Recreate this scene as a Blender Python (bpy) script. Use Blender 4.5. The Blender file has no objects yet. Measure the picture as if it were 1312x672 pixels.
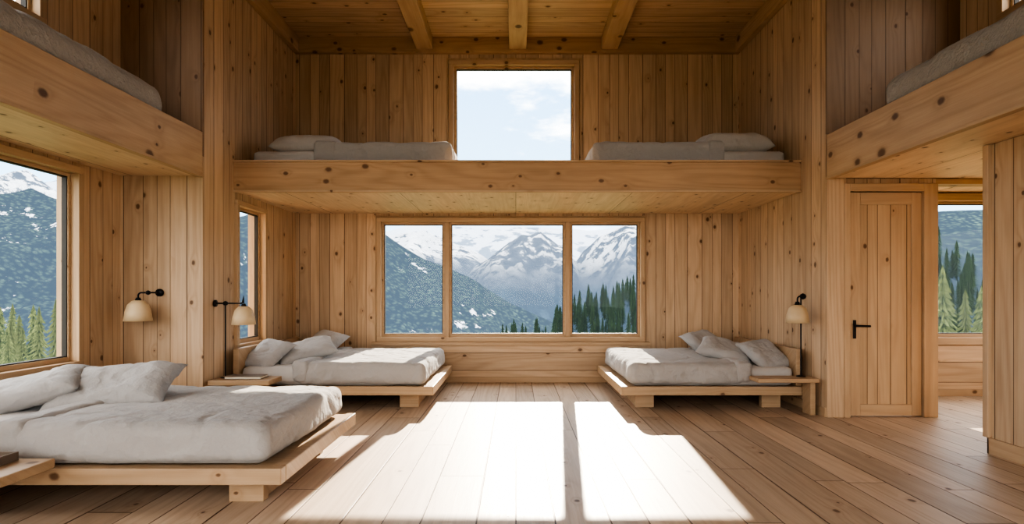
import bpy, bmesh, math, random
from mathutils import Vector, Matrix, Euler, noise
random.seed(7)
S=bpy.context.scene
F=747.0; VX=661.0; VY=376.0; H=1.2

# ---------------------------------------------------------------- node helper
class NT:
    def __init__(s,mat):
        s.t=mat.node_tree; s.n=s.t.nodes; s.l=s.t.links
    def new(s,ty,**k):
        n=s.n.new(ty)
        for a,b in k.items(): setattr(n,a,b)
        return n
    def put(s,inp,v):
        if isinstance(v,bpy.types.NodeSocket): s.l.new(v,inp)
        elif isinstance(v,(tuple,list)):
            if len(v)==3 and inp.type=='RGBA': v=(*v,1)
            inp.default_value=v
        else: inp.default_value=v
    def m(s,op,a,b=None,c=None,clamp=False):
        n=s.new('ShaderNodeMath',operation=op); n.use_clamp=clamp
        s.put(n.inputs[0],a)
        if b is not None: s.put(n.inputs[1],b)
        if c is not None: s.put(n.inputs[2],c)
        return n.outputs[0]
    def vec(s,x,y,z=0.0):
        n=s.new('ShaderNodeCombineXYZ')
        s.put(n.inputs[0],x); s.put(n.inputs[1],y); s.put(n.inputs[2],z)
        return n.outputs[0]
    def mix(s,f,a,b,mode='MIX'):
        n=s.new('ShaderNodeMix',data_type='RGBA',blend_type=mode)
        s.put(n.inputs[0],f); s.put(n.inputs[6],a); s.put(n.inputs[7],b)
        return n.outputs[2]
    def noise(s,v,scale=1.0,detail=2.0,rough=.5):
        n=s.new('ShaderNodeTexNoise')
        s.put(n.inputs['Vector'],v); n.inputs['Scale'].default_value=scale
        n.inputs['Detail'].default_value=detail; n.inputs['Roughness'].default_value=rough
        return n.outputs[0]
    def ramp(s,v,a,b,lo=0.0,hi=1.0):
        n=s.new('ShaderNodeMapRange',interpolation_type='SMOOTHSTEP')
        s.put(n.inputs[0],v); s.put(n.inputs[1],a); s.put(n.inputs[2],b)
        n.inputs[3].default_value=lo; n.inputs[4].default_value=hi
        return n.outputs[0]
    def bump(s,h,dist=.01,strength=1.0):
        n=s.new('ShaderNodeBump'); s.put(n.inputs['Height'],h)
        n.inputs['Distance'].default_value=dist; n.inputs['Strength'].default_value=strength
        return n.outputs[0]

def newmat(name):
    m=bpy.data.materials.new(name); m.use_nodes=True
    t=NT(m); p=m.node_tree.nodes['Principled BSDF']
    return m,t,p

def wood(name,u,v,plank=0.0,base=(.61,.44,.29),dark=(.385,.245,.145),knots=.6,gap=.003,joint=0.0,rough=.5,tone=.16,ks=3.2,spec=.3,ringamt=.26,kr=.09):
    m,t,p=newmat(name)
    tc=t.new('ShaderNodeTexCoord'); sp=t.new('ShaderNodeSeparateXYZ'); t.l.new(tc.outputs['Object'],sp.inputs[0])
    o=3-u-v
    U,V,T=sp.outputs[u],sp.outputs[v],sp.outputs[o]
    rnd=0.37; groove=None
    if plank:
        W=t.m('ADD',U,t.m('MULTIPLY',t.m('SINE',t.m('MULTIPLY',U,9.3)),.03))
        q=t.m('DIVIDE',W,plank); idx=t.m('FLOOR',q); fr=t.m('FRACT',q)
        wn=t.new('ShaderNodeTexWhiteNoise',noise_dimensions='1D'); t.put(wn.inputs['W'],idx); rnd=wn.outputs[0]
        e=t.m('MULTIPLY',t.m('MINIMUM',fr,t.m('SUBTRACT',1.0,fr)),plank)
        groove=t.ramp(e,gap*.4,gap*1.3)
        if joint:
            V2=t.m('DIVIDE',t.m('ADD',V,t.m('MULTIPLY',rnd,joint*7)),joint)
            jf=t.m('FRACT',V2); ji=t.m('FLOOR',V2)
            w2=t.new('ShaderNodeTexWhiteNoise',noise_dimensions='2D'); t.put(w2.inputs['Vector'],t.vec(idx,ji)); rnd=w2.outputs[0]
            e2=t.m('MULTIPLY',t.m('MINIMUM',jf,t.m('SUBTRACT',1.0,jf)),joint)
            groove=t.m('MULTIPLY',groove,t.ramp(e2,gap*.4,gap*1.2))
    kx=t.m('ADD',t.m('ADD',U,t.m('MULTIPLY',T,.83)),t.m('MULTIPLY',rnd,5.0) if plank else 0.0)
    ky=t.m('ADD',V,t.m('MULTIPLY',rnd,13.0))
    vo=t.new('ShaderNodeTexVoronoi',voronoi_dimensions='2D')
    t.put(vo.inputs['Vector'],t.vec(t.m('MULTIPLY',kx,ks*1.1),t.m('MULTIPLY',ky,ks*.8))); vo.inputs['Scale'].default_value=1.0
    d=vo.outputs['Distance']; cs=t.new('ShaderNodeSeparateColor'); t.l.new(vo.outputs['Color'],cs.inputs[0])
    has=t.m('GREATER_THAN',cs.outputs[0],1-knots)
    r=t.m('MULTIPLY_ADD',cs.outputs[1],kr*.75,kr*.3)
    wob=t.m('MULTIPLY',t.m('SUBTRACT',t.noise(t.vec(kx,ky,0.0),40,1),.5),.03)
    dd=t.m('ADD',d,wob)
    km=t.m('MULTIPLY',t.m('SUBTRACT',1.0,t.ramp(t.m('DIVIDE',dd,r),.45,1.05)),has)
    halo=t.m('MULTIPLY',t.m('EXPONENT',t.m('MULTIPLY',d,-11.0)),has)
    n1=t.noise(t.vec(t.m('MULTIPLY',kx,3.2),t.m('MULTIPLY',ky,.20),t.m('MULTIPLY',rnd,9.0)),1.0,1.2,.4)
    n1=t.m('ADD',n1,t.m('MULTIPLY',halo,.16))
    rings=t.m('MULTIPLY_ADD',t.m('SINE',t.m('MULTIPLY',n1,95.0)),.5,.5)
    rings=t.m('POWER',rings,2.0)
    fine=t.noise(t.vec(t.m('MULTIPLY',kx,140.0),t.m('MULTIPLY',ky,3.5),rnd),1.0,3,.6)
    mid=t.noise(t.vec(t.m('MULTIPLY',kx,32.0),t.m('MULTIPLY',ky,.9),rnd),1.0,3,.6)
    blot=t.noise(t.vec(t.m('MULTIPLY',kx,5.0),t.m('MULTIPLY',ky,1.3),3.3),1.0,3,.6)
    f=t.m('ADD',t.m('MULTIPLY',rings,ringamt),t.m('ADD',t.m('MULTIPLY',t.m('SUBTRACT',fine,.34),.55),t.m('MULTIPLY',t.m('SUBTRACT',mid,.36),.75)),clamp=True)
    col=t.mix(f,base,dark)
    tn=t.m('ADD',t.m('MULTIPLY_ADD',rnd,tone*1.6,1-tone),t.m('MULTIPLY',t.m('SUBTRACT',blot,.5),.35))
    hs=t.new('ShaderNodeHueSaturation'); t.put(hs.inputs['Value'],tn); t.put(hs.inputs['Color'],col)
    col=hs.outputs[0]
    col=t.mix(t.m('MULTIPLY',halo,.4),col,(.26,.14,.07))
    col=t.mix(t.m('MULTIPLY',km,.82),col,(.09,.042,.02))
    h=t.m('MULTIPLY',fine,.12)
    if groove is not None:
        col=t.mix(groove,(.10,.055,.03),col)
        h=t.m('ADD',h,groove)
    t.put(p.inputs['Base Color'],col)
    t.put(p.inputs['Roughness'],t.m('MULTIPLY_ADD',fine,.2,rough-.1))
    p.inputs['Specular IOR Level'].default_value=spec
    t.put(p.inputs['Normal'],t.bump(h,.004,.8))
    return m

def plain(name,col,rough=.5,metal=0.0,spec=.4):
    m,t,p=newmat(name)
    tc=t.new('ShaderNodeTexCoord')
    n=t.noise(tc.outputs['Object'],30,2)
    t.put(p.inputs['Base Color'],t.mix(t.m('MULTIPLY',n,.3),col,tuple(c*.7 for c in col)))
    p.inputs['Roughness'].default_value=rough; p.inputs['Metallic'].default_value=metal
    p.inputs['Specular IOR Level'].default_value=spec
    return m

def fabric(name,col,sc=1.0,crinkle=.02):
    m,t,p=newmat(name)
    tc=t.new('ShaderNodeTexCoord'); o=tc.outputs['Object']
    a=t.noise(o,5*sc,5,.55); w=t.noise(o,260*sc,1); b=t.noise(o,2.0,3)
    k=t.m('ABSOLUTE',t.m('SUBTRACT',t.noise(o,7*sc,3,.5),.5))
    c=t.mix(b,col,tuple(x*.82 for x in col))
    c=t.mix(t.m('MULTIPLY',w,.35),c,tuple(x*.7 for x in col))
    t.put(p.inputs['Base Color'],c)
    p.inputs['Roughness'].default_value=.95; p.inputs['Specular IOR Level'].default_value=.1
    p.inputs['Sheen Weight'].default_value=.15
    h=t.m('ADD',t.m('ADD',a,t.m('MULTIPLY',k,-1.3)),t.m('MULTIPLY',w,.04))
    t.put(p.inputs['Normal'],t.bump(h,crinkle,.9))
    return m

WX=wood('pine_boards_backwall',0,2,.155)
WY=wood('pine_boards_sidewall',1,2,.155)
WXshade=wood('pine_boards_painted_shade',0,2,.15,base=(.30,.19,.115),dark=(.20,.115,.062))  # same pine, darkened in colour to imitate dim light above the bunks
WH=wood('pine_boards_horizontal',2,0,.19,ks=2.6)
WC=wood('pine_ceiling_boards',1,0,.16,knots=.75)
WU=wood('pine_soffit_panels',0,1,1.22,knots=.85,base=(.72,.55,.38),dark=(.53,.36,.22),ks=3.6,tone=.08)
WFl=wood('oak_floor_boards',0,1,.235,joint=2.6,base=(.55,.43,.32),dark=(.38,.27,.185),knots=.4,rough=.48,spec=.35,tone=.20,gap=.004,ringamt=.32)
BX=wood('pine_beam_lengthwise_x',2,0,knots=.9,ks=3.4,kr=.14,base=(.49,.32,.185),dark=(.31,.175,.09))
BY=wood('pine_beam_lengthwise_y',2,1,knots=.85,ks=2.6,kr=.14,base=(.55,.38,.235))
BZ=wood('pine_post',0,2,knots=.4)
TX=wood('trim_wood_x',2,0,knots=.12,base=(.53,.37,.23))
TY=wood('trim_wood_y',2,1,knots=.12,base=(.53,.37,.23))
TZ=wood('trim_wood_z',0,2,knots=.12,base=(.53,.37,.23))
BD=wood('bed_timber_x',2,0,knots=.15,base=(.48,.335,.21),dark=(.34,.215,.12),rough=.42)
DOORM=wood('door_boards',0,2,.118,knots=.3,base=(.50,.35,.215))
black=plain('blackened_metal',(.015,.015,.017),.4,.6)
linen=fabric('grey_linen',(.42,.395,.375),1.0,.024)
linen2=fabric('white_sheet',(.52,.49,.465),1.3,.012)
pillowm=fabric('pillow_linen',(.43,.41,.395),1.2,.022)
knit=fabric('woven_throw',(.42,.39,.365),2.2,.03)
shadem=plain('cream_enamel',(.60,.45,.28),.5)
seal=plain('dark_gasket',(.03,.025,.02),.6)
bookm=plain('book_cover',(.16,.12,.09),.6); paperm=plain('book_pages',(.7,.64,.52),.8)

gm=bpy.data.materials.new('window_glass'); gm.use_nodes=True
g=NT(gm); g.n.clear()
out=g.new('ShaderNodeOutputMaterial'); mx=g.new('ShaderNodeMixShader'); tr=g.new('ShaderNodeBsdfTransparent'); gl=g.new('ShaderNodeBsdfGlossy')
tr.inputs[0].default_value=(.98,.99,.985,1); gl.inputs['Roughness'].default_value=.02
mx.inputs[0].default_value=.006
g.l.new(tr.outputs[0],mx.inputs[1]); g.l.new(gl.outputs[0],mx.inputs[2]); g.l.new(mx.outputs[0],out.inputs[0])

# ---------------------------------------------------------------- mesh helpers
def obj(name,verts,faces,mat,smooth=False,parent=None):
    me=bpy.data.meshes.new(name); me.from_pydata(verts,[],faces); me.update()
    if mat: me.materials.append(mat)
    if smooth:
        for p in me.polygons: p.use_smooth=True
    o=bpy.data.objects.new(name,me); S.collection.objects.link(o)
    if parent: o.parent=parent
    return o
def empty(name,loc=(0,0,0)):
    e=bpy.data.objects.new(name,None); S.collection.objects.link(e); e.empty_display_size=.1
    return e
def boxes(name,bl,mat,bevel=0.0,parent=None):
    v=[];f=[]
    for (x0,x1,y0,y1,z0,z1) in bl:
        b=len(v)
        v+=[(x0,y0,z0),(x1,y0,z0),(x1,y1,z0),(x0,y1,z0),(x0,y0,z1),(x1,y0,z1),(x1,y1,z1),(x0,y1,z1)]
        f+=[tuple(b+i for i in q) for q in [(0,3,2,1),(4,5,6,7),(0,1,5,4),(1,2,6,5),(2,3,7,6),(3,0,4,7)]]
    o=obj(name,v,f,mat,parent=parent)
    if bevel:
        m=o.modifiers.new('bevel','BEVEL'); m.width=bevel; m.segments=2; m.limit_method='ANGLE'
    return o
def wall(name,axis,p0,p1,u0,u1,z0,z1,holes,mat):
    """axis 0: wall perpendicular to X (u=Y). axis 1: perpendicular to Y (u=X)"""
    us=sorted({u0,u1}|{h[i] for h in holes for i in (0,1)}); zs=sorted({z0,z1}|{h[i] for h in holes for i in (2,3)})
    us=[a for a in us if u0<=a<=u1]; zs=[a for a in zs if z0<=a<=z1]
    def solid(i,j):
        if i<0 or j<0 or i>=len(us)-1 or j>=len(zs)-1: return False
        cu=(us[i]+us[i+1])/2; cz=(zs[j]+zs[j+1])/2
        return not any(h[0]<cu<h[1] and h[2]<cz<h[3] for h in holes)
    bm=bmesh.new(); cache={}
    def V(p,u,z):
        k=(p,u,z)
        if k not in cache: cache[k]=bm.verts.new((p,u,z) if axis==0 else (u,p,z))
        return cache[k]
    for i in range(len(us)-1):
        for j in range(len(zs)-1):
            if not solid(i,j): continue
            a,b,c,d=us[i],us[i+1],zs[j],zs[j+1]
            for p in (p0,p1): bm.faces.new([V(p,a,c),V(p,b,c),V(p,b,d),V(p,a,d)])
            if not solid(i-1,j): bm.faces.new([V(p0,a,c),V(p1,a,c),V(p1,a,d),V(p0,a,d)])
            if not solid(i+1,j): bm.faces.new([V(p0,b,c),V(p1,b,c),V(p1,b,d),V(p0,b,d)])
            if not solid(i,j-1): bm.faces.new([V(p0,a,c),V(p1,a,c),V(p1,b,c),V(p0,b,c)])
            if not solid(i,j+1): bm.faces.new([V(p0,a,d),V(p1,a,d),V(p1,b,d),V(p0,b,d)])
    bmesh.ops.recalc_face_normals(bm,faces=bm.faces)
    me=bpy.data.meshes.new(name); bm.to_mesh(me); bm.free(); me.materials.append(mat)
    o=bpy.data.objects.new(name,me); S.collection.objects.link(o); return o
def softbox(name,x0,x1,y0,y1,z0,z1,r,mat,amp=.008,freq=4.0,step=.035,seed=0,parent=None,sag=0.0,foldamp=0.0):
    c=[(x0,x1),(y0,y1),(z0,z1)]; n=[max(3,min(90,int((b-a)/step))) for a,b in c]
    bm=bmesh.new(); cache={}
    def V(i,j,k):
        key=(i,j,k)
        if key in cache: return cache[key]
        p=Vector([c[q][0]+(c[q][1]-c[q][0])*(i,j,k)[q]/n[q] for q in range(3)])
        inn=Vector([min(max(p[q],c[q][0]+r),c[q][1]-r) for q in range(3)])
        d=(p-inn); d=d.normalized() if d.length>1e-6 else Vector((0,0,1))
        q=inn+d*r
        s=Vector((seed*3.1,seed*1.7,0))
        w=noise.noise(q*freq+s)*amp+noise.noise(q*freq*2.3+s)*amp*.5
        if foldamp:
            a=noise.noise(q*freq*.8+s*2); w-=foldamp*max(0,1-abs(a)*9)
            a=noise.noise(q*freq*1.7+s*3); w-=foldamp*.5*max(0,1-abs(a)*7)
        q=q+d*w
        if sag and d.z<.6 and p.z<z1-r:
            tt=(z1-p.z)/(z1-z0); q+=Vector((d.x,d.y,0))*tt*sag*(.6+noise.noise(q*7+s))
        cache[key]=bm.verts.new(q); return cache[key]
    for i in range(n[0]):
        for j in range(n[1]):
            for k in (0,n[2]): bm.faces.new([V(i,j,k),V(i+1,j,k),V(i+1,j+1,k),V(i,j+1,k)])
    for i in range(n[0]):
        for k in range(n[2]):
            for j in (0,n[1]): bm.faces.new([V(i,j,k),V(i+1,j,k),V(i+1,j,k+1),V(i,j,k+1)])
    for j in range(n[1]):
        for k in range(n[2]):
            for i in (0,n[0]): bm.faces.new([V(i,j,k),V(i,j+1,k),V(i,j+1,k+1),V(i,j,k+1)])
    bmesh.ops.recalc_face_normals(bm,faces=bm.faces)
    me=bpy.data.meshes.new(name); bm.to_mesh(me); bm.free(); me.materials.append(mat)
    for p in me.polygons: p.use_smooth=True
    o=bpy.data.objects.new(name,me); S.collection.objects.link(o)
    if parent: o.parent=parent
    return o
def pillow(name,loc,rot,w=.7,h=.46,t=.17,seed=0,parent=None,mat=None):
    n=26; M=Matrix.Translation(loc)@Euler([math.radians(a) for a in rot]).to_matrix().to_4x4()
    bm=bmesh.new(); g={}
    for side in (1,-1):
        for i in range(n+1):
            for j in range(n+1):
                u=-1+2*i/n; v=-1+2*j/n
                edge=i in(0,n) or j in(0,n)
                if edge and side==-1: g[(i,j,-1)]=g[(i,j,1)]; continue
                x=w/2*u*(1-.07*(1-v*v)); y=h/2*v*(1-.07*(1-u*u))
                z=side*t/2*(((1-u**4)*(1-v**4))**.6)
                q=Vector((x,y,z)); s=Vector((seed*5.3,seed,side))
                a=noise.noise(q*9+s); z+=side*(.012*noise.noise(q*6+s)-.012*max(0,1-abs(a)*6))*(0 if edge else 1)
                z-=.03*math.exp(-(u*u*2+v*v*2))*(1 if side==1 else 0)
                z-=.02*(abs(u)*abs(v))**3
                g[(i,j,side)]=bm.verts.new(M@Vector((x,y,z)))
    for side in (1,-1):
        for i in range(n):
            for j in range(n):
                f=[g[(i,j,side)],g[(i+1,j,side)],g[(i+1,j+1,side)],g[(i,j+1,side)]]
                bm.faces.new(f if side==1 else f[::-1])
    me=bpy.data.meshes.new(name); bm.to_mesh(me); bm.free(); me.materials.append(mat or pillowm)
    for p in me.polygons: p.use_smooth=True
    o=bpy.data.objects.new(name,me); S.collection.objects.link(o)
    if parent: o.parent=parent
    return o
def lathe(name,prof,loc,mat,parent=None,seg=40,close=False):
    v=[];f=[]
    for (r,z) in prof:
        for k in range(seg):
            a=2*math.pi*k/seg; v.append((loc[0]+r*math.cos(a),loc[1]+r*math.sin(a),loc[2]+z))
    for i in range(len(prof)-1):
        for k in range(seg):
            f.append((i*seg+k,i*seg+(k+1)%seg,(i+1)*seg+(k+1)%seg,(i+1)*seg+k))
    if close: f.append(tuple(range(seg))[::-1]); f.append(tuple((len(prof)-1)*seg+k for k in range(seg)))
    return obj(name,v,f,mat,True,parent)
def tube(name,pts,r,mat,parent=None):
    cu=bpy.data.curves.new(name,'CURVE'); cu.dimensions='3D'; cu.bevel_depth=r; cu.bevel_resolution=4; cu.use_fill_caps=True
    sp=cu.splines.new('POLY'); sp.points.add(len(pts)-1)
    for p,q in zip(sp.points,pts): p.co=(*q,1)
    o=bpy.data.objects.new(name,cu); S.collection.objects.link(o)
    dg=bpy.context.evaluated_depsgraph_get(); me=bpy.data.meshes.new_from_object(o.evaluated_get(dg)); 
    bpy.data.objects.remove(o); me.name=name; me.materials.clear(); me.materials.append(mat)
    for p in me.polygons: p.use_smooth=True
    o=bpy.data.objects.new(name,me); S.collection.objects.link(o)
    if parent: o.parent=parent
    return o
def arc(c,r,a0,a1,plane='xz',n=10):
    pts=[]
    for i in range(n+1):
        a=math.radians(a0+(a1-a0)*i/n); p=(r*math.cos(a),r*math.sin(a))
        pts.append((c[0]+p[0],c[1],c[2]+p[1]) if plane=='xz' else (c[0],c[1]+p[0],c[2]+p[1]))
    return pts

# ---------------------------------------------------------------- shell
ZC=4.63; XL=-2.97; XR=3.0; YB=7.86; YLF=5.55; YRF=5.65; XLM=-3.75
boxes('floor',[(-4.0,6.75,-2.75,8.11,-.2,0)],WFl)
boxes('ceiling',[(-4.0,4.5,-2.75,8.11,ZC,ZC+.2)],WC)
low=(-1.874,1.737,.547,2.22); upw=(-.905,.853,2.66,4.337)
wall('wall_back',1,YB,YB+.22,-3.17,3.2,0,ZC,[low,upw],WX)
wl=(6.15,6.90,.60,2.19)
wall('wall_left_alcove',0,XL-.2,XL,YLF,YB,0,ZC,[wl],WY)
boxes('wall_left_return',[(-3.95,XL-.2,YLF-.02,YLF+.2,0,2.5),(XL-.2,XL,YLF-.02,YLF,0,2.5)],WX)
boxes('wall_left_return_upper',[(-3.95,XL-.2,YLF-.02,YLF+.2,2.5,ZC),(XL-.2,XL,YLF-.02,YLF,2.5,ZC)],WXshade)
ll=(2.75,5.02,.56,2.28); lu=(2.3,4.62,3.3,4.35); l_fill=(-1.8,1.9,.56,2.2)  # last hole: unseen window added to bring in more light
wall('wall_left',0,XLM-.2,XLM,-2.5,YLF-.02,0,ZC,[ll,lu,l_fill],WY)
wall('wall_right_alcove',0,XR,XR+.2,YRF,YB,0,ZC,[],WY)
wall('wall_right_return',1,YRF,YRF+.15,XR+.2,4.07,0,2.31,[(3.2,3.94,0,2.185)],WX)
boxes('wall_right_return_upper',[(XR+.2,4.49,YRF,YRF+.15,2.31,ZC),(XR,XR+.2,YRF-.02,YRF,2.74,ZC),(XR+.2,4.29,YRF-.02,YRF,2.74,ZC)],WXshade)
ru=(2.4,5.17,3.6,4.4)
wall('wall_right_upper',0,4.29,4.49,-2.5,YRF,2.56,ZC,[ru],WY)
wall('wall_right_lower',0,3.55,3.73,-2.5,4.35,0,2.31,[],WY)
rw=(3.95,6.2,.60,2.36)
wall('wall_side_room_back',1,6.8,7.0,XR+.2,6.7,0,2.5,[rw],WH)
wall('wall_side_room_right',0,6.5,6.7,2.9,6.8,0,2.5,[(4.0,6.3,.6,2.2)],WY)
wall('wall_side_room_near',1,2.7,2.9,3.73,6.7,0,2.31,[],WX)
boxes('ceiling_side_room',[(3.2,6.7,YRF+.15,7.0,2.38,2.5),(4.29,6.7,2.7,YRF,2.315,2.5)],WU)
boxes('wall_side_room_header',[(4.07,6.5,YRF,YRF+.15,2.26,2.55)],BX)
rear_fill=(-3.5,4.0,.12,3.35)  # unseen opening invented to let fill light in behind the camera
wall('wall_rear',1,-2.7,-2.5,-3.95,4.49,0,ZC,[rear_fill],WX)

# soffit/loft
def loft():
    e=empty('loft_platform')
    boxes('deck',[(XL,XR,6.17,YB,2.44,2.50)],WC,parent=e)
    boxes('soffit',[(XL,XR,6.17,YB,2.275,2.30)],WU,parent=e)
    boxes('fascia',[(XL,XR,6.13,6.175,2.268,2.58)],BX,.006,parent=e)
    boxes('cap_rail',[(XL,XR,6.115,6.20,2.58,2.60)],TX,.004,parent=e)
    boxes('bottom_lip',[(XL,XR,6.118,6.16,2.262,2.285)],TX,.003,parent=e)
loft()
def gallery(name,x0,x1,xf,y1,fz,side):
    e=empty(name)
    boxes('deck',[(x0,x1,-2.5,y1,2.5,2.56)],WC,parent=e)
    boxes('soffit',[(x0,x1,-2.5,y1,2.315,2.34)],WU,parent=e)
    boxes('fascia',[(xf-.045,xf,-2.5,y1,2.31,2.73)] if side<0 else [(xf,xf+.045,-2.5,y1,2.31,2.73)],BY,.006,parent=e)
    boxes('bottom_lip',[(xf-.05,xf+.01,-2.5,y1,2.30,2.322)] if side<0 else [(xf-.01,xf+.05,-2.5,y1,2.30,2.322)],TY,.003,parent=e)
gallery('bunk_gallery',XLM,XL-.045,XL,YLF-.02,0,-1)
gallery('bunk_gallery',XR+.045,4.29,XR,YRF-.02,0,1)
boxes('ceiling_beam',[(-1.33,-1.11,-2.5,YB-.07,4.46,ZC)],BY,.008)
boxes('ceiling_beam',[(-.09,.14,-2.5,YB-.07,4.46,ZC)],BY,.008)
boxes('ceiling_beam',[(1.14,1.36,-2.5,YB-.07,4.46,ZC)],BY,.008)
boxes('trim_1',[(XL,XR,YB-.07,YB,4.42,ZC)],BX,.006)
boxes('trim_2',[(XL,XL+.07,YLF,YB-.07,4.42,ZC)],BY,.006)
boxes('trim_3',[(XR-.07,XR,YRF,YB-.07,4.42,ZC)],BY,.006)
boxes('trim_4',[(-1.95,1.80,YB-.02,YB,.075,.50)],WH)
boxes('baseboard_back',[(XL,XR,YB-.035,YB-.021,0,.075)],TX,.003)
boxes('baseboard_left',[(XL,XL+.016,YLF,YB-.035,0,.09)],TY,.003)
boxes('baseboard_right',[(XR-.016,XR,YRF-.016,YB-.035,0,.09)],TY,.003)
boxes('baseboard_side',[(3.53,3.55,-2.5,4.37,0,.12),(3.53,3.73,4.35,4.37,0,.12)],TY,.003)
boxes('baseboard_side_room',[(3.2,6.5,6.78,6.8,0,.08)],TX,.003)
boxes('trim_5',[(XR,3.165,YRF-.03,YRF,0,2.31)],BZ,.004)
boxes('trim_6',[(3.52,3.76,4.35,4.40,.12,2.31)],BZ,.004)

# ---------------------------------------------------------------- windows
wc=[0]
def window(axis,p,into,hole,bars=(),fw=.085,sash=.03,depth=.16,casing=.0):
    wc[0]+=1; e=empty('window_%d'%wc[0]); u0,u1,z0,z1=hole
    def bx(a,b,pa,pb,c,d):
        q0,q1=sorted((p+into*pa,p+into*pb))
        return (q0,q1,a,b,c,d) if axis==0 else (a,b,q0,q1,c,d)
    mh=TY if axis==0 else TX
    pr=-.035; k=.022
    boxes('frame_head',[bx(u0,u1,pr,depth,z1-fw*.6,z1)],mh,.004,e)
    boxes('frame_bottom',[bx(u0,u1,pr,depth,z0,z0+fw*.6)],mh,.004,e)
    boxes('frame_jambs',[bx(u0,u0+fw*.6,pr,depth,z0+fw*.6,z1-fw*.6),bx(u1-fw*.6,u1,pr,depth,z0+fw*.6,z1-fw*.6)],TZ,.004,e)
    if casing:
        boxes('casing',[bx(u0-casing,u0-.006,-.018,0,z0,z1+casing),bx(u1+.006,u1+casing,-.018,0,z0,z1+casing),bx(u0-.006,u1+.006,-.018,0,z1+.006,z1+casing)],TZ,.003,e)
    a0,a1,c0,c1=u0+fw*.6,u1-fw*.6,z0+fw*.6,z1-fw*.6
    us=[a0]+list(bars)+[a1]; mull=.055; sb=[];gk=[];gs=[];ml=[]
    for b in bars: ml.append(bx(b-mull*.55,b+mull*.55,.0,depth-.01,c0,c1))
    if ml: boxes('mullions',ml,TZ,.004,e)
    for i in range(len(us)-1):
        l=us[i]+(mull*.55 if i>0 else 0); r=us[i+1]-(mull*.55 if i<len(us)-2 else 0)
        sb+=[bx(l,l+sash,.035,.10,c0,c1),bx(r-sash,r,.035,.10,c0,c1),bx(l+sash,r-sash,.035,.10,c0,c0+sash+.01),bx(l+sash,r-sash,.035,.10,c1-sash,c1)]
        k=.009
        L,R,C,D=l+sash,r-sash,c0+sash+.01,c1-sash
        gk+=[bx(L,L+k,.045,.085,C,D),bx(R-k,R,.045,.085,C,D),bx(L,R,.045,.085,C,C+k),bx(L,R,.045,.085,D-k,D)]
        gs.append(bx(L,R,.068,.072,C,D))
    boxes('sash',sb,mh,.003,e); boxes('gasket',gk,seal,0,e)
    v=[];f=[]
    for q in gs:
        b=len(v)
        if axis==0: x=(q[0]+q[1])/2; v+=[(x,q[2],q[4]),(x,q[3],q[4]),(x,q[3],q[5]),(x,q[2],q[5])]
        else: y=(q[2]+q[3])/2; v+=[(q[0],y,q[4]),(q[1],y,q[4]),(q[1],y,q[5]),(q[0],y,q[5])]
        f.append((b,b+1,b+2,b+3))
    obj('glass',v,f,gm,parent=e)
    return e
w=window(1,YB,1,low,bars=(-.932,.70),fw=.10,casing=.02)
boxes('sill',[(low[0]-.06,low[1]+.06,YB-.07,YB,low[2]-.05,low[2]-.002)],TX,.005,w)
window(1,YB,1,upw,fw=.11,sash=.035,casing=.03)
window(0,XL,-1,wl,fw=.09)
w=window(0,XLM,-1,ll,fw=.10)
window(0,XLM,-1,lu,fw=.11)
window(0,XLM,-1,l_fill,bars=(.05,))  # unseen window, added for extra daylight
window(0,4.29,1,ru,fw=.11)
window(1,6.8,1,rw,fw=.14)
window(1,-2.5,-1,rear_fill,bars=(-1.1,1.3))  # made-up glazing behind the camera, there for fill light
window(0,6.5,1,(4.0,6.3,.6,2.2))
boxes('trim_8',[(XLM,XLM+.10,2.3,5.10,.50,.545)],TY,.006)

# ---------------------------------------------------------------- door
d=empty('door_1'); y=YRF
boxes('frame',[(3.165,3.225,y-.035,y+.12,0,2.26),(3.935,4.07,y-.035,y+.12,0,2.26)],TZ,.005,d)
boxes('frame_head',[(3.225,3.935,y-.035,y+.12,2.185,2.26)],TX,.005,d)
boxes('boards',[(3.33,3.84,y+.012,y+.05,.12,2.06)],DOORM,0,d)
boxes('stiles',[(3.23,3.335,y-.005,y+.05,.012,2.178),(3.835,3.93,y-.005,y+.05,.012,2.178)],TZ,.004,d)
boxes('rails',[(3.335,3.835,y-.005,y+.05,.012,.12),(3.335,3.835,y-.005,y+.05,2.06,2.178)],TX,.004,d)
boxes('handle_plate',[(3.262,3.292,y-.013,y-.005,.76,.94)],black,.003,d)
tube('lever',[(3.277,y-.01,.885),(3.277,y-.055,.885),(3.30,y-.06,.885),(3.40,y-.06,.883)],.010,black,d)
lathe('knob_rose',[(.0,.0),(.022,.0),(.022,.02),(0,.02)],(3.277,y-.03,.875),black,d)

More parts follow.
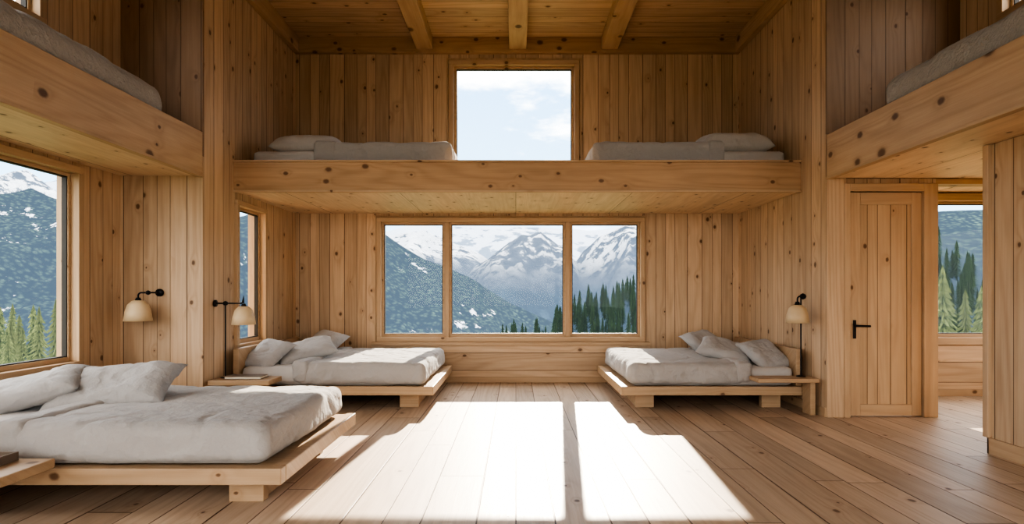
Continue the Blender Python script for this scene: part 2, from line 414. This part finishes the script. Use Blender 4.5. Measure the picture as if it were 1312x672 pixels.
# ---------------------------------------------------------------- beds
def bed(x_head,x_foot,y0,y1,top,seed,pill,head=True,legw=.2,hb=.62,fold=.66,mtop=.47):
    """platform bed with its length along X"""
    e=empty('platform_bed'); s=1 if x_foot>x_head else -1
    def X(a,b): return (min(a,b),max(a,b))
    xa,xb=X(x_head,x_foot)
    boxes('platform_front',[(xa,xb,y0,y0+.07,top-.09,top)],BD,.006,e)
    boxes('platform_end',[(*X(x_foot-s*.07,x_foot),y0+.07,y1,top-.09,top)],BD,.006,e)
    boxes('slats',[(*X(x_head,x_foot-s*.07),y0+.07,y1,top-.085,top-.01)],BD,0,e)
    lx=x_foot-s*.18
    legs=[(*X(lx,lx-s*legw),y0+.2,y0+.27,0,top-.09),(*X(lx,lx-s*legw),y1-.3,y1-.23,0,top-.09),
          (*X(x_head+s*.15,x_head+s*(.15+legw)),y0+.2,y0+.27,0,top-.09),(*X(x_head+s*.15,x_head+s*(.15+legw)),y1-.3,y1-.23,0,top-.09),
          (*X(lx-s*.02,lx-s*.07),y0+.27,y1-.3,0,top-.09)]
    boxes('legs',legs,BD,.004,e)
    if head: boxes('headboard',[(*X(x_head,x_head+s*.06),y0+.05,y1,top,hb)],BD,.008,e)
    mx0=x_head+s*.07; mx1=x_foot-s*.12
    a,b=X(mx0,mx1)
    softbox('mattress',a,b,y0+.07,y1-.04,top-.005,mtop-.035,.05,linen2,.004,3,.05,seed,e)
    L=abs(mx1-mx0); fx=mx1-s*L*fold
    a,b=X(fx,mx1+s*.03)
    softbox('duvet',a,b,y0+.035,y1-.01,top+.004,mtop+.02,.075,linen,.011,3.0,.022,seed+1,e,sag=.014,foldamp=.012)
    a,b=X(fx-s*.03,fx+s*.15)
    softbox('duvet_fold',a,b,y0+.027,y1-.005,top+.03,mtop+.036,.05,linen,.006,5,.022,seed+2,e,foldamp=.004)
    for i,(loc,rot,sz) in enumerate(pill):
        pillow('pillow',loc,rot,*sz,seed=seed+i,parent=e)
    return e
bed(-3.68,-1.27,3.15,4.62,.25,1,[((-3.28,3.93,.55),(12,-14,20),(.68,.46,.20)),((-2.78,4.05,.55),(26,-4,8),(.78,.50,.21))],hb=.53,fold=.66,mtop=.46)
bed(-2.90,-.84,5.92,7.66,.25,11,[((-2.68,6.28,.545),(8,-30,70),(.50,.40,.16)),((-2.36,6.55,.56),(18,-14,25),(.64,.46,.18)),((-2.42,7.20,.56),(10,-28,60),(.62,.44,.18))],hb=.63,fold=.70)
bed(2.93,1.07,5.92,7.66,.25,21,[((2.68,6.28,.545),(8,30,-70),(.50,.40,.16)),((2.36,6.55,.56),(18,14,-25),(.60,.46,.18)),((2.38,7.20,.56),(10,28,-60),(.62,.44,.18))],hb=.63,fold=.72)

def loftbed(xh,xf,seed,pl,psz):
    e=empty('loft_mattress'); s=1 if xf>xh else -1
    def X(a,b): return (min(a,b),max(a,b))
    softbox('mattress',*X(xh,xf-s*.02),6.36,7.70,2.502,2.76,.05,linen2,.004,3,.05,seed,e)
    softbox('duvet',*X(xh+s*.70,xf),6.34,7.72,2.52,2.865,.07,linen,.012,3.2,.03,seed+1,e,foldamp=.012)
    softbox('duvet_fold',*X(xh+s*.67,xf-s*1.25),6.335,7.725,2.55,2.872,.05,linen,.006,5,.03,seed+2,e)
    pillow('pillow',pl,(14,0,0),*psz,seed=seed,parent=e,mat=linen2)
loftbed(-2.88,-.70,31,(-2.38,6.68,2.90),(.74,.46,.26))
loftbed(2.95,.83,41,(2.48,6.68,2.91),(.80,.50,.28))
e=empty('gallery_mattress'); softbox('mattress',-3.68,-3.02,-.6,4.98,2.562,2.74,.06,linen2,.004,3,.06,51,e)
softbox('throw',-3.69,-3.0,-.62,5.02,2.60,2.97,.12,knit,.014,2.6,.03,52,e,foldamp=.012)
e=empty('gallery_mattress'); softbox('mattress',3.06,4.2,-.6,4.83,2.562,2.74,.06,linen2,.004,3,.06,61,e)
softbox('throw',3.04,4.21,-.62,4.86,2.62,2.98,.12,knit,.014,2.6,.03,62,e,foldamp=.012)

# ---------------------------------------------------------------- bedside shelves
def shelf(x0,x1,y0,y1,zt,legs,t=.05):
    e=empty('bedside_table')
    boxes('top',[(x0,x1,y0,y1,zt-t,zt)],BD,.006,e)
    boxes('base',legs,BD,.004,e)
    return e
shelf(-2.95,-2.36,5.57,5.88,.365,[(-2.93,-2.87,5.62,5.86,0,.315)])
shelf(2.36,2.96,5.68,5.90,.365,[(2.89,2.94,5.72,5.88,0,.325)],.04)
shelf(-3.65,-2.44,2.62,3.09,.325,[(-3.45,-2.75,2.75,2.82,0,.275)])
e=empty('book')
boxes('cover',[(-2.83,-2.47,5.64,5.82,.366,.371),(-2.83,-2.47,5.64,5.82,.388,.393)],bookm,.001,e)
boxes('pages',[(-2.82,-2.475,5.645,5.815,.371,.388)],paperm,0,e)
e=empty('serving_tray')
boxes('base',[(-3.2,-2.60,2.80,3.05,.326,.336)],bookm,.002,e)
boxes('rim',[(-3.2,-2.60,2.80,2.812,.336,.372),(-3.2,-2.60,3.038,3.05,.336,.372),(-3.2,-3.188,2.812,3.038,.336,.372),(-2.612,-2.60,2.812,3.038,.336,.372)],bookm,.002,e)
boxes('folded_cloth',[(-3.1,-2.72,2.84,3.01,.336,.352)],knit,.004,e)

# ---------------------------------------------------------------- lamps
shp=[(.028,.105),(.05,.10),(.085,.065),(.105,.0),(.118,-.085),(.112,-.085),(.10,.0),(.08,.06),(.045,.095),(.02,.10)]
def bulb(loc,e,k=1):
    bm_=plain('frosted_bulb',(.8,.75,.65),.3) if 'frosted_bulb' not in bpy.data.materials else bpy.data.materials['frosted_bulb']
    lathe('bulb',[(0,-.05*k),(.02*k,-.045*k),(.03*k,-.02*k),(.025*k,.01*k),(.012*k,.04*k),(.012*k,.09*k)],loc,bm_,e,20)
e=empty('wall_lamp')
sx,sy,sz=-3.46,5.34,1.03
lathe('shade',shp,(sx,sy,sz),shadem,e); bulb((sx,sy,sz),e)
tube('arm',[(sx,sy,sz+.10)]+[(sx,sy,1.17)]+arc((sx+.03,sy,1.175),.03,180,90)+[(-3.385,sy,1.205),(-3.375,sy+.03,1.205),(-3.372,5.525,1.205)],.0075,black,e)
bb=lathe('mount',[(0,0),(.036,.002),(.036,.02),(0,.022)],(0,0,0),black,e); bb.matrix_world=Matrix.Translation((-3.372,5.529,1.205))@Matrix.Rotation(math.pi/2,4,'X')
lathe('joint',[(0,-.022),(.018,-.014),(.022,0),(.018,.014),(0,.022)],(-3.375,sy+.01,1.205),black,e,20)
lathe('cap',[(0,.13),(.018,.13),(.028,.10),(0,.10)],(sx,sy,sz),black,e,24)
e=empty('reading_lamp'); xp,yp,zt,shx,k=-2.86,5.74,1.12,-2.68,.95
tube('pole',[(xp,yp,.368),(xp,yp,zt)],.007,black,e)
lathe('foot',[(0,0),(.045,0),(.045,.008),(.01,.014),(0,.014)],(xp,yp,.366),black,e,24)
tube('wall_arm',[(XL,yp,zt-.02),(shx-.03,yp,zt-.02)]+arc((shx-.03,yp,zt),.02,-90,0,n=5)+[(shx,yp,zt+.05),(shx,yp,zt-.02)],.0075,black,e)
lathe('joint',[(0,-.025),(.02,-.016),(.026,0),(.02,.016),(0,.025)],(xp,yp,zt-.02),black,e,20)
m=lathe('mount',[(0,0),(.034,.002),(.034,.02),(0,.022)],(0,0,0),black,e,24)
m.matrix_world=Matrix.Translation((XL,yp,zt-.02))@Matrix.Rotation(math.pi/2,4,'Y')
lathe('shade',[(r*k,z*k) for r,z in shp],(shx,yp,zt-.135*k-.02),shadem,e); bulb((shx,yp,zt-.15),e,k)
lathe('cap',[(0,.03),(.016,.03),(.028,0),(0,0)],(shx,yp,zt-.045*k-.01),black,e,24)
e=empty('reading_lamp'); yp=5.80; k=.95
tube('pole',[(2.85,yp+.03,.368),(2.85,yp+.03,1.15)],.007,black,e)
lathe('foot',[(0,0),(.045,0),(.045,.008),(.01,.014),(0,.014)],(2.85,yp+.03,.366),black,e,24)
lathe('shade',[(r*k,z*k) for r,z in shp],(2.80,yp,.985),shadem,e); bulb((2.80,yp,.985),e,k)
tube('arm',[(2.80,yp,1.08),(2.80,yp,1.14)]+arc((2.83,yp,1.14),.03,180,90)+[(2.86,yp+.01,1.17)],.0075,black,e)
lathe('joint',[(0,-.032),(.025,-.02),(.033,0),(.025,.02),(0,.032)],(2.865,yp+.02,1.168),black,e,20)
lathe('cap',[(0,.13),(.018,.13),(.028,.095),(0,.095)],(2.80,yp,.985),black,e,24)

# ---------------------------------------------------------------- landscape
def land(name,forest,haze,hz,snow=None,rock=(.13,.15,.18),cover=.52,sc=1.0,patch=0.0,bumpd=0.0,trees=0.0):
    m,t,p=newmat(name)
    geo=t.new('ShaderNodeNewGeometry'); pos=geo.outputs['Position']; sp=t.new('ShaderNodeSeparateXYZ'); t.l.new(pos,sp.inputs[0])
    n1=t.noise(pos,.02*sc,8,.68); n2=t.noise(pos,.15*sc,4,.7); n3=t.noise(pos,.004*sc,5,.6)
    c=t.mix(t.ramp(n2,.35,.65),tuple(x*.35 for x in forest),forest)
    c=t.mix(t.ramp(n1,.5,.7),c,tuple(min(1,x*1.6) for x in forest))
    if trees:
        vo=t.new('ShaderNodeTexVoronoi'); t.put(vo.inputs['Vector'],pos); vo.inputs['Scale'].default_value=trees
        c=t.mix(t.ramp(vo.outputs['Distance'],.15,.6),c,tuple(x*.12 for x in forest))
    if snow is not None:
        hz_=t.m('ADD',sp.outputs[2],t.m('MULTIPLY',t.m('SUBTRACT',n3,.5),snow[1]-snow[0]))
        c=t.mix(t.ramp(hz_,snow[0]-(snow[1]-snow[0])*.5,snow[0]),c,t.mix(t.ramp(n1,.35,.65),tuple(x*.45 for x in rock),rock))
        sn=t.ramp(t.m('ADD',t.m('MULTIPLY',n1,.65),t.m('MULTIPLY',n3,.4)),cover,cover+.03)
        hm=t.ramp(hz_,snow[0],snow[1])
        c=t.mix(t.m('MULTIPLY',sn,hm),c,(.86,.88,.92))
    if patch:
        c=t.mix(t.ramp(t.m('ADD',t.m('MULTIPLY',n1,.5),t.m('MULTIPLY',n3,.5)),patch,patch+.02),c,(.70,.71,.76))
    t.put(p.inputs['Base Color'],c); p.inputs['Roughness'].default_value=1; p.inputs['Specular IOR Level'].default_value=0
    if bumpd: t.put(p.inputs['Normal'],t.bump(n1,bumpd,1.0))
    em=t.new('ShaderNodeEmission'); em.inputs[0].default_value=(*haze,1)  # blue haze painted on as emission, so the terrain itself glows
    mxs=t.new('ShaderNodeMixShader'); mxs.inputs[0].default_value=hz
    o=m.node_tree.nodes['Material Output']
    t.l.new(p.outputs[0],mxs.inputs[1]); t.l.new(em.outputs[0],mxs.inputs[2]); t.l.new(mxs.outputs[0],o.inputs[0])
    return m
HZ=(.54,.76,1.10)  # glow colour imitating haze on terrain and trees
def interp(pr,x):
    if x<=pr[0][0]: return pr[0][1]
    for (a,b),(c,d_) in zip(pr,pr[1:]):
        if x<=c:
            q=(x-a)/(c-a); return b+(d_-b)*q
    return pr[-1][1]
def ridge(name,D,prof,mat,k=.42,rough=.02,ncol=200,nrow=70,depth=.6,fr=None,seed=0):
    """mountain side: crest elevation given as (bearing,pitch) samples, slope falls towards the cabin"""
    pr=[((a-VX)/F,(VY-b)/F) for a,b in prof]; t0,t1=pr[0][0],pr[-1][0]
    fr=fr or 9.0/D; vs=[];fs=[]
    def hgt(X,Y):
        zc=H+interp(pr,X/D)*D; q=(D-Y)/D
        a=Vector((X*fr,Y*fr*.55,seed*7.7))
        rr=noise.fractal(a,1.0,2.0,7)*rough*D*min(1,.25+q*5)
        rb=(1-abs(noise.noise(Vector((X*fr*1.3,Y*fr*.35,seed))))*2)*rough*D*min(1,q*5)
        return zc-k*(D-Y)+rr+rb
    for j in range(nrow+1):
        for i in range(ncol+1):
            t=t0+(t1-t0)*i/ncol; Y=D*(1-depth*j/nrow); X=t*D
            vs.append((X,Y,hgt(X,Y)))
    for j in range(nrow):
        for i in range(ncol):
            a=j*(ncol+1)+i; fs.append((a,a+ncol+1,a+ncol+2,a+1))
    obj(name,vs,fs,mat,True)
    return hgt
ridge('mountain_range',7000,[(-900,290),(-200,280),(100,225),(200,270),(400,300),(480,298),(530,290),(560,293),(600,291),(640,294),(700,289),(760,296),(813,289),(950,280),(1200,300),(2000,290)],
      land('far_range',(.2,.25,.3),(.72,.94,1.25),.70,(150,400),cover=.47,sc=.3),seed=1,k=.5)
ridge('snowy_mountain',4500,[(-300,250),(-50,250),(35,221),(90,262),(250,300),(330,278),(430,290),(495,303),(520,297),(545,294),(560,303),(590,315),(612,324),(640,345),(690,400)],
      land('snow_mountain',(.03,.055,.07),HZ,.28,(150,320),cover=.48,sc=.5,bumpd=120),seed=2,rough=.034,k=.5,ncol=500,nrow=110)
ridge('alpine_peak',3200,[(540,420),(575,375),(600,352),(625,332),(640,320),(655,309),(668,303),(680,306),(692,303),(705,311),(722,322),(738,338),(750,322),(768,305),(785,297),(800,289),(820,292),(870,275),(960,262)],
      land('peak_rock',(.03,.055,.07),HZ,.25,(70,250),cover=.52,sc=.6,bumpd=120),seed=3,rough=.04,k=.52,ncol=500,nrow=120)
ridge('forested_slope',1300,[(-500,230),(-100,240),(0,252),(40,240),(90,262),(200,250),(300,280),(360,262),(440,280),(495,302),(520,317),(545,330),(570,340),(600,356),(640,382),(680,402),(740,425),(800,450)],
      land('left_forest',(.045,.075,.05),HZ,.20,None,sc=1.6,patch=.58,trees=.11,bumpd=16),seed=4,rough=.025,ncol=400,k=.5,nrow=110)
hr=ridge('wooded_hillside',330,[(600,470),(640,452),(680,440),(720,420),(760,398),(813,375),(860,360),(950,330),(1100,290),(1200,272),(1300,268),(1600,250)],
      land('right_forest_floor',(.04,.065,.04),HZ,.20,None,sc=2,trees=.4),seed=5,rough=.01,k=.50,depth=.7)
def gz(X,Y):
    d_=max(0,math.hypot(X*.55,max(0,Y-6))-6)
    z=-.45-.135*min(d_,900)
    return z+noise.noise(Vector((X*.03,Y*.03,0)))*min(1.5,d_*.03)
vs=[];fs=[];nx=90;ny=110
for j in range(ny+1):
    for i in range(nx+1):
        qy=j/ny
        Y=-60+120*qy if qy<.5 else ((qy-.5)*2)**3*7000
        sx=(i/nx*2-1); X=math.copysign(abs(sx)**3*7000,sx)
        vs.append((X,Y,gz(X,Y)))
for j in range(ny):
    for i in range(nx):
        a=j*(nx+1)+i; fs.append((a,a+1,a+nx+2,a+nx+1))
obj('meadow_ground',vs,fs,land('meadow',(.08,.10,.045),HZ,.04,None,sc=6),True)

# conifers
def conifer(vs,fs,x,y,z,h,rs,wd=.19):
    r0=h*wd; seg=9; lay=max(9,int(11+h*.35))
    b=len(vs)
    for zz,rr in((0,h*.02),(h*.9,h*.004)):
        for k in range(5):
            a=k*1.2566; vs.append((x+rr*math.cos(a),y+rr*math.sin(a),z+zz))
    for k in range(5): fs.append((b+k,b+(k+1)%5,b+5+(k+1)%5,b+5+k))
    for L in range(lay):
        q=L/lay; zt=z+h*(.12+.88*(q+1.15/lay)); zt=min(zt,z+h); zb=z+h*(.10+.86*q)
        rr=r0*(1-q)**.85*(.75+.5*rs.random())+h*.008; b=len(vs); vs.append((x,y,zt)); ph=rs.random()*6
        for k in range(seg*2):
            a=ph+math.pi*k/seg; rj=rr*(.9+.5*rs.random() if k%2==0 else .35)
            vs.append((x+rj*math.cos(a),y+rj*math.sin(a),zb-(rr*.22 if k%2==0 else -rr*.3)))
        for k in range(seg*2): fs.append((b,b+1+k,b+1+(k+1)%(seg*2)))
def needles(name,a,b,hz):
    mt,t,p=newmat(name)
    geo=t.new('ShaderNodeNewGeometry'); n=t.noise(geo.outputs['Position'],1.6,5,.75); nb=t.noise(geo.outputs['Position'],.12,2)
    c=t.mix(t.ramp(n,.35,.65),a,b); c=t.mix(t.ramp(nb,.35,.65),c,tuple(x*.45 for x in b))
    t.put(p.inputs['Base Color'],c); p.inputs['Roughness'].default_value=.9; p.inputs['Specular IOR Level'].default_value=.1
    em=t.new('ShaderNodeEmission'); em.inputs[0].default_value=(*HZ,1); mxs=t.new('ShaderNodeMixShader'); mxs.inputs[0].default_value=hz  # haze imitated by a faint blue glow mixed into the needles
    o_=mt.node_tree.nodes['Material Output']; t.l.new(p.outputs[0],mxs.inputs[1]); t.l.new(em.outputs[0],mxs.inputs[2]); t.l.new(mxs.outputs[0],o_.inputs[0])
    return mt
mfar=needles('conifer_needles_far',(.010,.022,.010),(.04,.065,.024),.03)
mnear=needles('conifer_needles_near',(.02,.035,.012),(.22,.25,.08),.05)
rs=random.Random(3); vs=[];fs=[]
for i in range(1700):
    Y=rs.uniform(170,329); tt=rs.uniform(-.06,.62); X=tt*330
    z=hr(X,Y)
    if z<gz(X,Y)-3: continue
    conifer(vs,fs,X,Y,z-1,rs.uniform(10,20),rs,.15)
obj('conifer_forest',vs,fs,mfar)
vs=[];fs=[]
for i in range(30):
    Y=rs.uniform(36,80); tt=rs.uniform(.62,1.0); X=tt*Y
    conifer(vs,fs,X,Y,gz(X,Y)-.5,rs.uniform(7.5,14.5)*(Y/50)**.9,rs,.15)
for i in range(50):
    Y=rs.uniform(60,150); tt=rs.uniform(-1.2,-.66); X=tt*Y
    conifer(vs,fs,X,Y,gz(X,Y)-.5,rs.uniform(5,10)*(Y/60)**.8,rs,.15)
obj('conifer_grove',vs,fs,mnear)

# ---------------------------------------------------------------- light
W=bpy.data.worlds.new('alpine_sky'); S.world=W; W.use_nodes=True
t=NT(W); bg=W.node_tree.nodes['Background']
tc=t.new('ShaderNodeTexCoord'); sp=t.new('ShaderNodeSeparateXYZ'); t.l.new(tc.outputs['Generated'],sp.inputs[0])
zz=sp.outputs[2]; yy=sp.outputs[1]
col=t.mix(t.ramp(zz,.05,.6),(.50,.78,1.0),(.20,.48,.95))
mp=t.new('ShaderNodeMapping'); t.l.new(tc.outputs['Generated'],mp.inputs[0]); mp.inputs['Scale'].default_value=(1,1,2.6); mp.inputs['Location'].default_value=(.35,.2,.1)
cl=t.noise(mp.outputs[0],3.0,6,.6)
cf=t.m('MAXIMUM',t.ramp(cl,.54,.66),t.ramp(t.m('ADD',zz,t.m('MULTIPLY',t.m('SUBTRACT',cl,.5),.35)),.265,.30))
col=t.mix(t.m('MULTIPLY',cf,.97),col,(1.0,1.0,1.0))
col=t.mix(t.ramp(yy,.2,-.5),col,(1.0,.98,.95))
st=t.m('ADD',t.m('MULTIPLY_ADD',cf,1.2,2.6),t.ramp(yy,.3,-.6,0.0,1.3))  # sky made brighter behind the camera as added fill for the room
t.put(bg.inputs[0],col); t.put(bg.inputs[1],st)
su=bpy.data.lights.new('sun','SUN'); su.energy=16; su.angle=math.radians(.55); su.color=(1,.88,.72)
so=bpy.data.objects.new('sun',su); S.collection.objects.link(so)
dr=Vector((-.08,-1,-.44)); so.rotation_euler=dr.to_track_quat('-Z','Y').to_euler(); so.location=(0,30,20)

cam=bpy.data.cameras.new('camera'); co=bpy.data.objects.new('camera',cam); S.collection.objects.link(co); S.camera=co
co.location=(0,0,H); co.rotation_euler=(math.pi/2,0,0)
cam.sensor_fit='HORIZONTAL'; cam.sensor_width=36; cam.lens=F/1312*36; cam.shift_x=-(VX-656)/1312; cam.shift_y=(VY-336)/1312
cam.clip_end=20000; cam.clip_start=.05
S.view_settings.view_transform='AgX'; S.view_settings.look='AgX - High Contrast'; S.view_settings.exposure=.35
